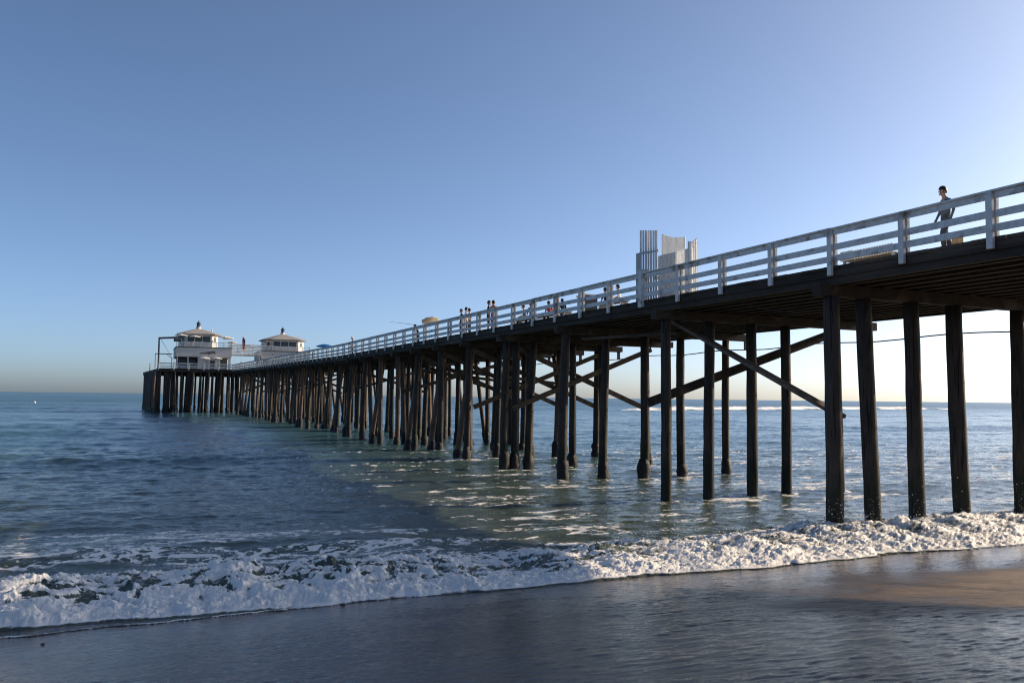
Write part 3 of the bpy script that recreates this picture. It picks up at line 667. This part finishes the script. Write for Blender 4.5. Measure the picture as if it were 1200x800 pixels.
building('pier_building','left two storey white building with hipped roof, cupola and dark fish on its terrace wall',7.2,17.6,180,193,7.9,15.2,182.0,190.5,8.5,11.0,12.85,15.6,17.0,True)
building('pier_building','right hand white building with hipped roof and pointed cupola nearer the pier deck',24.6,34.8,189,201,25.6,34.0,190.5,199,8.5,11.3,13.0,15.6,17.1,False)
# footbridge between them
br=empty('footbridge',(21,190,8.5),'pale slatted upper level footbridge joining the two pier head buildings','bridge')
MB().box(17.7,24.5,188.2,190.2,11.85,12.1).build('bridge_deck','parapet',br)
mb=MB()
for i in range(7): mb.box(17.7,24.5,188.15,188.19,12.2+i*.30,12.40+i*.30)
for i in range(5): p=17.9+i*1.6; mb.box(p-.05,p+.05,188.2,188.3,12.1,14.4)
mb.build('slatted_side','white',br)
for p in (18.0,24.2): MB().box(p-.12,p+.12,188.9,189.2,8.5,11.85).build('support_post','white',br)
# patio umbrellas on the terraces
Zt=13.01
Lb=['white parasol at the left corner of the left building terrace','white parasol in front of the left building dark upper windows','tilted white parasol just right of the left building upper storey','large white parasol between the left building and the flagpole','small white parasol left of the flagpole','white parasol immediately right of the flagpole','dark edged parasol at the left corner of the right building terrace']
U=[(8.0,180.9,1.25,2.6,13.01),(10.6,181.0,1.1,2.4,13.01),(16.3,181.2,1.1,2.5,13.01),(17.2,184.5,1.25,2.6,13.01),(18.6,189.3,1.0,2.9,12.1),(22.0,189.3,1.2,2.3,12.1),(25.4,189.9,1.2,2.4,13.16)]
for (p,s,r,h,zb_),lb in zip(U,Lb):
    umbrella((p,s,zb_ if zb_!=13.01 else 12.85+.16),r,h-.1,'umb_white' if lb[0]!='d' else 'trim',lb,random.uniform(-.12,.12),name='patio_umbrella',group='parasols on the terraces of the pier head',cat='umbrella')
# lower patio umbrellas behind the head railing
for (p,s,r,lb) in ((12.3,178.3,1.3,'grey white parasol on the pier head deck under the fish sign'),(14.6,178.0,1.1,'cream parasol on the pier head deck right of the fish sign')):
    umbrella((p,s,8.5),r,2.5,'umb_white',lb,0,name='patio_umbrella',group='parasols on the pier head deck')
fp=empty('flagpole',(20.4,187.6,8.5),'thin pole with a limp striped flag between the two buildings','flagpole')
MB().tube([(20.4,187.6,8.5),(20.4,187.6,16.2)],[.07,.04],8).build('pole','white',fp)
mb=MB(); vs=[];fs=[]
for i in range(9):
    for j in range(5): vs.append((20.45+j*.13+.05*math.sin(i),187.6+.12*math.sin(j*2.4+i*.5),15.9-i*.32-.15*j))
for i in range(8):
    for j in range(4): o=i*5+j; fs.append((o,o+1,o+6,o+5))
mb.add(vs,fs); fl=mb.build('flag',['flag_red','flag_blue','white'],fp)
for q in fl.data.polygons: q.material_index=1 if q.index<12 and q.index%4<3 else (0 if q.index%2 else 2)
so_=fl.modifiers.new('solid','SOLIDIFY'); so_.thickness=.01
# davit crane
z=8.5; q=p_of_x(188.3,178); cr=empty('davit_crane',(q,178,z),'dark steel davit crane with an outstretched arm at the left corner of the pier head','crane')
MB().tube([(q,178,z),(q,178,z+6.0)],.16,8).build('mast','metal',cr); MB().beam((q-.15,178,z+5.85),(q+4.1,178,z+6.15),.3,.36).build('arm','metal',cr)
MB().box(q+2.6,q+3.9,177.8,178.2,z+5.3,z+5.85).build('winch','metal',cr); MB().tube([(q+.3,178,z+5.7),(q+2.9,178,z+1.2)],.035,5).build('stay_cable','metal',cr)
q=p_of_x(184,176.5); fr=empty('loading_frame',(q,176.8,z),'pale square steel frame on the deck corner under the davit crane','frame')
MB().box(q,q+.16,176.6,176.76,z,z+2.7).build('upright','white',fr); MB().box(q+2.9,q+3.06,176.6,176.76,z,z+2.2).build('upright','white',fr); MB().box(q,q+3.06,176.6,176.76,z+2.702,z+2.86).build('crossbar','metal',fr); MB().beam((q+2.2,176.68,z+2.65),(q+3.0,176.68,z+2.0),.1,.1).build('strut','metal',fr)
# ------------------------------------------------------------------ people
def person(name,label,loc,heading,joints,height,mats,hair=True,group=None,hat=None):
    """joints: dict of metre offsets (forward, left, up) for a 1.75 m body; the body is ONE skinned mesh"""
    k_=height/1.75; J={a:Vector(v)*k_ for a,v in joints.items()}
    order=['pelvis','waist','chest','neck','headc','headt']
    verts=[];rad=[];edges=[];bone=[]
    def v(p,r): verts.append(p); rad.append(r*k_); return len(verts)-1
    bk=mats.get('bulk',1); pe=v(J['pelvis'],.135*bk); wa=v(J['waist'],.12*bk); ch=v(J['chest'],.148*bk); ne=v(J['neck'],.052); hb=v(J['headc']-Vector((0,0,.045*k_)),.074); hc=v(J['headc']+Vector((-.012*k_,0,.02*k_)),.094); ht=v(J['headc']+Vector((-.01*k_,0,.085*k_)),.062)
    edges+= [(pe,wa),(wa,ch),(ch,ne),(ne,hb),(hb,hc),(hc,ht)]
    segs=[('t',pe,wa),('t',wa,ch),('h',ch,ne),('h',ne,hb),('h',hb,hc),('h',hc,ht)]
    for sd_ in ('L','R'):
        sh_=v(J['sh'+sd_],.068); el=v(J['el'+sd_],.044); wr=v(J['wr'+sd_],.031); ha=v(J['wr'+sd_]+(J['wr'+sd_]-J['el'+sd_]).normalized()*.075*k_,.036); fi=v(J['wr'+sd_]+(J['wr'+sd_]-J['el'+sd_]).normalized()*.155*k_,.016)
        edges+= [(ch,sh_),(sh_,el),(el,wr),(wr,ha),(ha,fi)]; segs+=[('t',ch,sh_),('u',sh_,el),('a',el,wr),('a',wr,ha),('a',ha,fi)]
        hi=v(J['hi'+sd_],.105); tw=1.3 if mats.get('trousers') else 1.0; kn=v(J['kn'+sd_],.068*tw); an=v(J['an'+sd_],.045*tw*1.1); to=v(J['an'+sd_]+Vector((.17,0,-.045))*k_,.035)
        edges+= [(pe,hi),(hi,kn),(kn,an),(an,to)]; segs+=[('l',pe,hi),('l',hi,kn),('c',kn,an),('f',an,to)]
    me=bpy.data.meshes.new('body'); me.from_pydata([tuple(p) for p in verts],edges,[]); 
    tmp=bpy.data.objects.new('tmp',me); C.objects.link(tmp)
    sk=tmp.modifiers.new('s','SKIN'); sk.use_smooth_shade=True; sk.branch_smoothing=.6
    for i,x in enumerate(me.skin_vertices[0].data):
        r=rad[i]; x.radius=(r,r*(1.0))
        if i in (pe,): x.radius=(r*1.05,r*.85)
        x.use_root=(i==pe)
    ss_=tmp.modifiers.new('d','SUBSURF'); ss_.levels=2; ss_.render_levels=2
    bpy.context.view_layer.update(); dg=bpy.context.evaluated_depsgraph_get(); m2=bpy.data.meshes.new_from_object(tmp.evaluated_get(dg)); bpy.data.objects.remove(tmp)
    bm=bmesh.new(); bm.from_mesh(m2)
    # nose, ears, brow welded into the same mesh
    hcp=J['headc']
    for off,sc_ in (((.098,0,-.01),(.02,.013,.022)),((.082,.032,.012),(.012,.014,.008)),((.082,-.032,.012),(.012,.014,.008)),((-.005,.092,-.01),(.022,.012,.032)),((-.005,-.092,-.01),(.022,.012,.032)),((.088,0,-.05),(.012,.024,.008)),((.075,0,-.085),(.024,.03,.02))):
        bmesh.ops.create_icosphere(bm,subdivisions=2,radius=1,matrix=Matrix.Translation(hcp+Vector(off)*k_)@Matrix.Diagonal((sc_[0]*k_,sc_[1]*k_,sc_[2]*k_,1)))
    bm.to_mesh(m2); bm.free()
    slots=['skin','top','legs','shoe']; m2.materials.clear()
    for a_ in ('skin','top','legs','shoe'): m2.materials.append(MT[mats[a_]])
    seg=[(a_,verts[i],verts[j]) for a_,i,j in segs]
    def dist(p,a_,b_):
        d_=b_-a_; t_=max(0,min(1,(p-a_).dot(d_)/max(d_.length_squared,1e-9))); return (p-a_-d_*t_).length
    kinds={'t':1,'h':0,'a':0 if not mats.get('long') else 1,'u':1 if not mats.get('bare') else 0,'l':2,'c':2 if mats.get('trousers') else 0,'f':3}
    if mats.get('bare'): kinds['t']=0
    for pl in m2.polygons:
        c_=pl.center; kk=min(seg,key=lambda q_:dist(c_,q_[1],q_[2]))[0]; pl.material_index=kinds[kk]; pl.use_smooth=True
        if kk in('t','u') and c_.z>J['neck'].z-.01*k_: pl.material_index=0
        if kk=='t' and (c_-J['pelvis']).dot((J['waist']-J['pelvis']).normalized())<.02: pl.material_index=2
    me=m2; me.name='body'
    root=empty(name,loc,label,'person',group); root.rotation_euler=(0,0,heading)
    bo=bpy.data.objects.new('body',me); C.objects.link(bo); bo.parent=root
    if hair:
        bm=bmesh.new(); bmesh.ops.create_icosphere(bm,subdivisions=4,radius=1)
        for vv in bm.verts:
            d_=vv.co.copy(); rr_=1+.045*math.sin(d_.x*19+d_.z*23)*math.sin(d_.y*17)
            vv.co=Vector((d_.x*.112*rr_-.012,d_.y*.104*rr_,d_.z*.118*rr_+.03))
            if vv.co.z>.10: vv.co.z+=.01
        bmesh.ops.delete(bm,geom=[vv for vv in bm.verts if (vv.co.x>.03 and vv.co.z<.055) or vv.co.z<-.05],context='VERTS')
        for vv in bm.verts: vv.co=vv.co*k_+hcp
        hm_=bpy.data.meshes.new('hair'); bm.to_mesh(hm_); bm.free(); hm_.materials.append(MT[mats.get('hair','hair')]); ho=bpy.data.objects.new('hair',hm_); C.objects.link(ho); ho.parent=root
        sm=ho.modifiers.new('solid','SOLIDIFY'); sm.thickness=.02*k_
        for pl in hm_.polygons: pl.use_smooth=True
    if hat:
        m_=MB(); m_.lathe([(.19,.05),(.115,.075),(.105,.16),(.05,.185),(.005,.19)],tuple(hcp/1),14); m_.v=[tuple(Vector(a_)) for a_ in m_.v]
        o_=m_.build('hat',hat); o_.parent=root
    return root
STAND=dict(pelvis=(0,0,.95),waist=(0,0,1.10),chest=(.01,0,1.34),neck=(.015,0,1.49),headc=(.045,0,1.63),headt=(0,0,1.72),
 shL=(0,.165,1.40),elL=(-.03,.21,1.13),wrL=(.04,.22,.90),shR=(0,-.165,1.40),elR=(-.03,-.21,1.13),wrR=(.04,-.22,.90),
 hiL=(0,.09,.89),knL=(.02,.10,.49),anL=(-.01,.10,.085),hiR=(0,-.09,.89),knR=(.02,-.10,.49),anR=(-.01,-.10,.085))
WALK=dict(STAND); WALK.update(headc=(.075,0,1.625),elL=(-.11,.21,1.15),wrL=(-.02,.23,.92),elR=(.02,-.21,1.13),wrR=(.13,-.21,.92),knL=(.14,.10,.50),anL=(.12,.10,.085),knR=(-.03,-.10,.49),anR=(-.22,-.10,.10))
LEAN=dict(STAND); LEAN.update(pelvis=(-.14,0,.93),waist=(-.10,0,1.08),chest=(.06,0,1.29),neck=(.13,0,1.42),headc=(.20,0,1.54),headt=(.2,0,1.65),shL=(.08,.165,1.34),elL=(.12,.24,1.10),wrL=(.28,.10,1.10),shR=(.08,-.165,1.34),elR=(.12,-.24,1.10),wrR=(.28,-.10,1.10),hiL=(-.14,.09,.88),hiR=(-.14,-.09,.88),knL=(-.09,.10,.48),knR=(-.11,-.10,.48),anL=(-.13,.10,.085),anR=(-.16,-.10,.085))
SIT=dict(pelvis=(0,0,.52),waist=(-.01,0,.67),chest=(.04,0,.91),neck=(.06,0,1.06),headc=(.11,0,1.20),headt=(.1,0,1.3),
 shL=(.03,.165,.97),elL=(.06,.22,.72),wrL=(.28,.14,.63),shR=(.03,-.165,.97),elR=(.06,-.22,.72),wrR=(.28,-.14,.63),
 hiL=(.05,.10,.50),knL=(.42,.12,.50),anL=(.44,.12,.085),hiR=(.05,-.10,.50),knR=(.42,-.12,.50),anR=(.40,-.12,.085))
HD=math.pi/2
person('person','boy with dark hair in a slate shirt and long trousers walking behind the nearest railing',(18.5,15.02,zd(15)+.0),math.radians(160),WALK,1.66,dict(skin='skin',top='shirt_teal',legs='denim',shoe='black_cloth',trousers=1,hair='hair',long=1,bulk=1.2))
bg_=empty('tote_bag',(18.45,14.67,zd(14)),'small tan bag standing on the deck at the heels of the walking boy','bag')
mb=MB(); mb.prism([(18.34,14.56),(18.56,14.56),(18.54,14.78),(18.36,14.78)],zd(14),zd(14)+.34); mb.build('bag_body','tan',bg_,bevel=.03); MB().tube([(18.45,14.60,zd(14)+.33),(18.45,14.63,zd(14)+.46),(18.45,14.71,zd(14)+.46),(18.45,14.74,zd(14)+.33)],.012,6).build('strap','tan',bg_)
def at(x,p):  # s on line p under image column x
    v=P3(x,470,p); return v.y
s=at(571,18.5); person('person','dark haired person in dark shorts standing left in the embracing pair at the railing',(18.5,s,zd(s)),-.3,STAND,1.78,dict(skin='skin_dark',top='black_cloth',legs='black_cloth',shoe='skin_dark',bare=0))
s=at(577,18.4); person('person','bare backed tanned person standing right in the pair at the railing',(18.4,s,zd(s)),HD-.2,STAND,1.70,dict(skin='skin_dark',top='skin_dark',legs='red_cloth',shoe='skin_dark',bare=1))
for x,hh_,lb,hd in ((539,1.66,'leftmost of three dark haired people leaning together at the railing',math.pi),(543.8,1.70,'middle of three dark haired people leaning together at the railing',-.2),(548.5,1.58,'rightmost and shortest of three dark haired people together at the railing',math.pi*.8)):
    s=at(x,18.35); person('person',lb,(18.38,s,zd(s)),hd,STAND,hh_,dict(skin='skin',top='black_cloth' if x!=543.8 else 'white_cloth',legs='black_cloth',shoe='black_cloth',trousers=1),group='three people at the railing')
s=at(411,18.4); person('person','lone person in a pale hat standing at the railing beyond the yellow umbrella',(18.45,s,zd(s)),math.pi,STAND,1.66,dict(skin='skin',top='black_cloth',legs='black_cloth',shoe='black_cloth',trousers=1),hat='white_cloth')
s=at(487,18.5); person('person','person angling at the railing beside the yellow umbrella',(18.5,s,zd(s)),math.pi*.75,LEAN,1.5,dict(skin='skin',top='black_cloth',legs='black_cloth',shoe='black_cloth',trousers=1))
rod=MB(); rod.tube([P3(489,381,18.2),P3(470,378.4,17.4),P3(456,377,16.6)],[.016,.011,.006],5); tag(rod.build('fishing_rod','metal'),'thin fishing rod sticking out over the railing left of the yellow umbrella','fishing rod')
# seated group on low benches
def low_bench(s0,s1,p,label):
    z=zd(s0); b_=empty('deck_bench',(p,(s0+s1)/2,z),label,'bench','plain benches on the pier deck')
    MB().box(p-.2,p+.2,s0,s1,z+.36,z+.42).build('seat','cream',b_,bevel=.01)
    for s in (s0+.15,s1-.15): MB().box(p-.17,p+.17,s-.04,s+.04,z,z+.358).build('leg','white',b_)
B=[(614,'seated person in dark clothes left of the person in red on the deck bench','black_cloth',1.62,19.05),(622,'seated person turned to the sea beside the left end of the bench','shirt_teal',1.72,19.05),(643,'person in a red top seated on the deck behind the railing','red_cloth',1.5,19.05),(659,'hunched dark haired person seated at the right end of the bench','black_cloth',1.45,19.05),(710,'person in black seated behind the railing left of the litter bin','black_cloth',1.52,18.95),(726,'person in a white top seated right next to the litter bin','white_cloth',1.5,18.95)]
for x,lb,tp_,hh_,p in B:
    s=at(x,p); kx=hh_/1.75; person('person',lb,(p,s,zd(s)-.0),random.choice([HD,math.pi*.8,-HD*.2+math.pi,HD*1.2]),{a_:(v[0],v[1],v[2]) for a_,v in SIT.items()},hh_,dict(skin='skin',top=tp_,legs='black_cloth',shoe='black_cloth',trousers=1),group=None)
low_bench(at(666,19.0),at(606,19.0),19.0,'long plain bench under the seated group behind the railing'); low_bench(at(733,18.9),at(704,18.9),18.9,'short plain bench left of the litter bin behind the railing')
for x,p,s_,lb,tp_ in ((365,20.5,None,'distant person in black on the deck left of the blue umbrella','black_cloth'),(318,19.0,None,'distant person in a white shirt walking in front of the right hand building','white_cloth'),(343,19.5,None,'distant dark clothed person on the deck below the right hand building','black_cloth')):
    s=at(x,p); person('person',lb,(p,s,zd(s)),0,STAND,1.72,dict(skin='skin',top=tp_,legs='black_cloth',shoe='black_cloth',trousers=1))
person('person','tiny person at the far left rear corner of the pier head',(2.9,205,8.5),math.pi,STAND,1.75,dict(skin='skin',top='black_cloth',legs='black_cloth',shoe='black_cloth',trousers=1))
person('person','tiny person in white on the pier head between the two buildings',(19.6,181,8.5),math.pi,STAND,1.75,dict(skin='skin',top='white_cloth',legs='white_cloth',shoe='black_cloth',trousers=1))
# ------------------------------------------------------------------ small things
bz_=empty('buoy',(-120,500,0),'tiny white buoy floating near the horizon at far left','buoy')
v=fw+(41-600)/1000*rr-(462.5-400)/1000*uu; v=v/math.hypot(v.x,v.y)*330; bx,by=v.x,v.y; bz_.location=(bx,by,0)
MB().lathe([(.01,-.3),(.35,-.2),(.42,.2),(.22,.4),(.09,.75),(.01,.85)],(bx,by,0),12).build('float','white_cloth',bz_,smooth=True); MB().tube([(bx,by,.8),(bx,by,1.3)],.04,6).build('mast','metal',bz_)
def rock(x,y,r,label):
    v=fw+(x-600)/1000*rr-(y-400)/1000*uu; lo,hi=1,60
    for _ in range(40):
        t_=(lo+hi)/2; z=3.7+v.z*t_
        if z>beach_z(np.array(v.x*t_),np.array(v.y*t_)): lo=t_
        else: hi=t_
    px_,py_=v.x*lo,v.y*lo; bm=bmesh.new(); bmesh.ops.create_icosphere(bm,subdivisions=3,radius=r)
    for q in bm.verts:
        n_=1+.3*math.sin(q.co.x*60/ (r*20)+1)*math.sin(q.co.y*50/(r*20)+2); q.co=Vector((q.co.x*1.5*n_,q.co.y*n_,q.co.z*.7*n_))
    me=bpy.data.meshes.new('rock'); bm.to_mesh(me); bm.free(); me.materials.append(MT['rock']); o=bpy.data.objects.new('rock',me); C.objects.link(o); o.location=(px_,py_,float(beach_z(np.array(px_),np.array(py_)))+r*.3); tag(o,label,'rock')
rock(402,709,.035,'small dark stone at the foam edge left of centre'); rock(557,693,.04,'small dark stone at the foam edge near the centre of the beach'); rock(50,755,.022,'small dark pebble on the wet sand at far left')
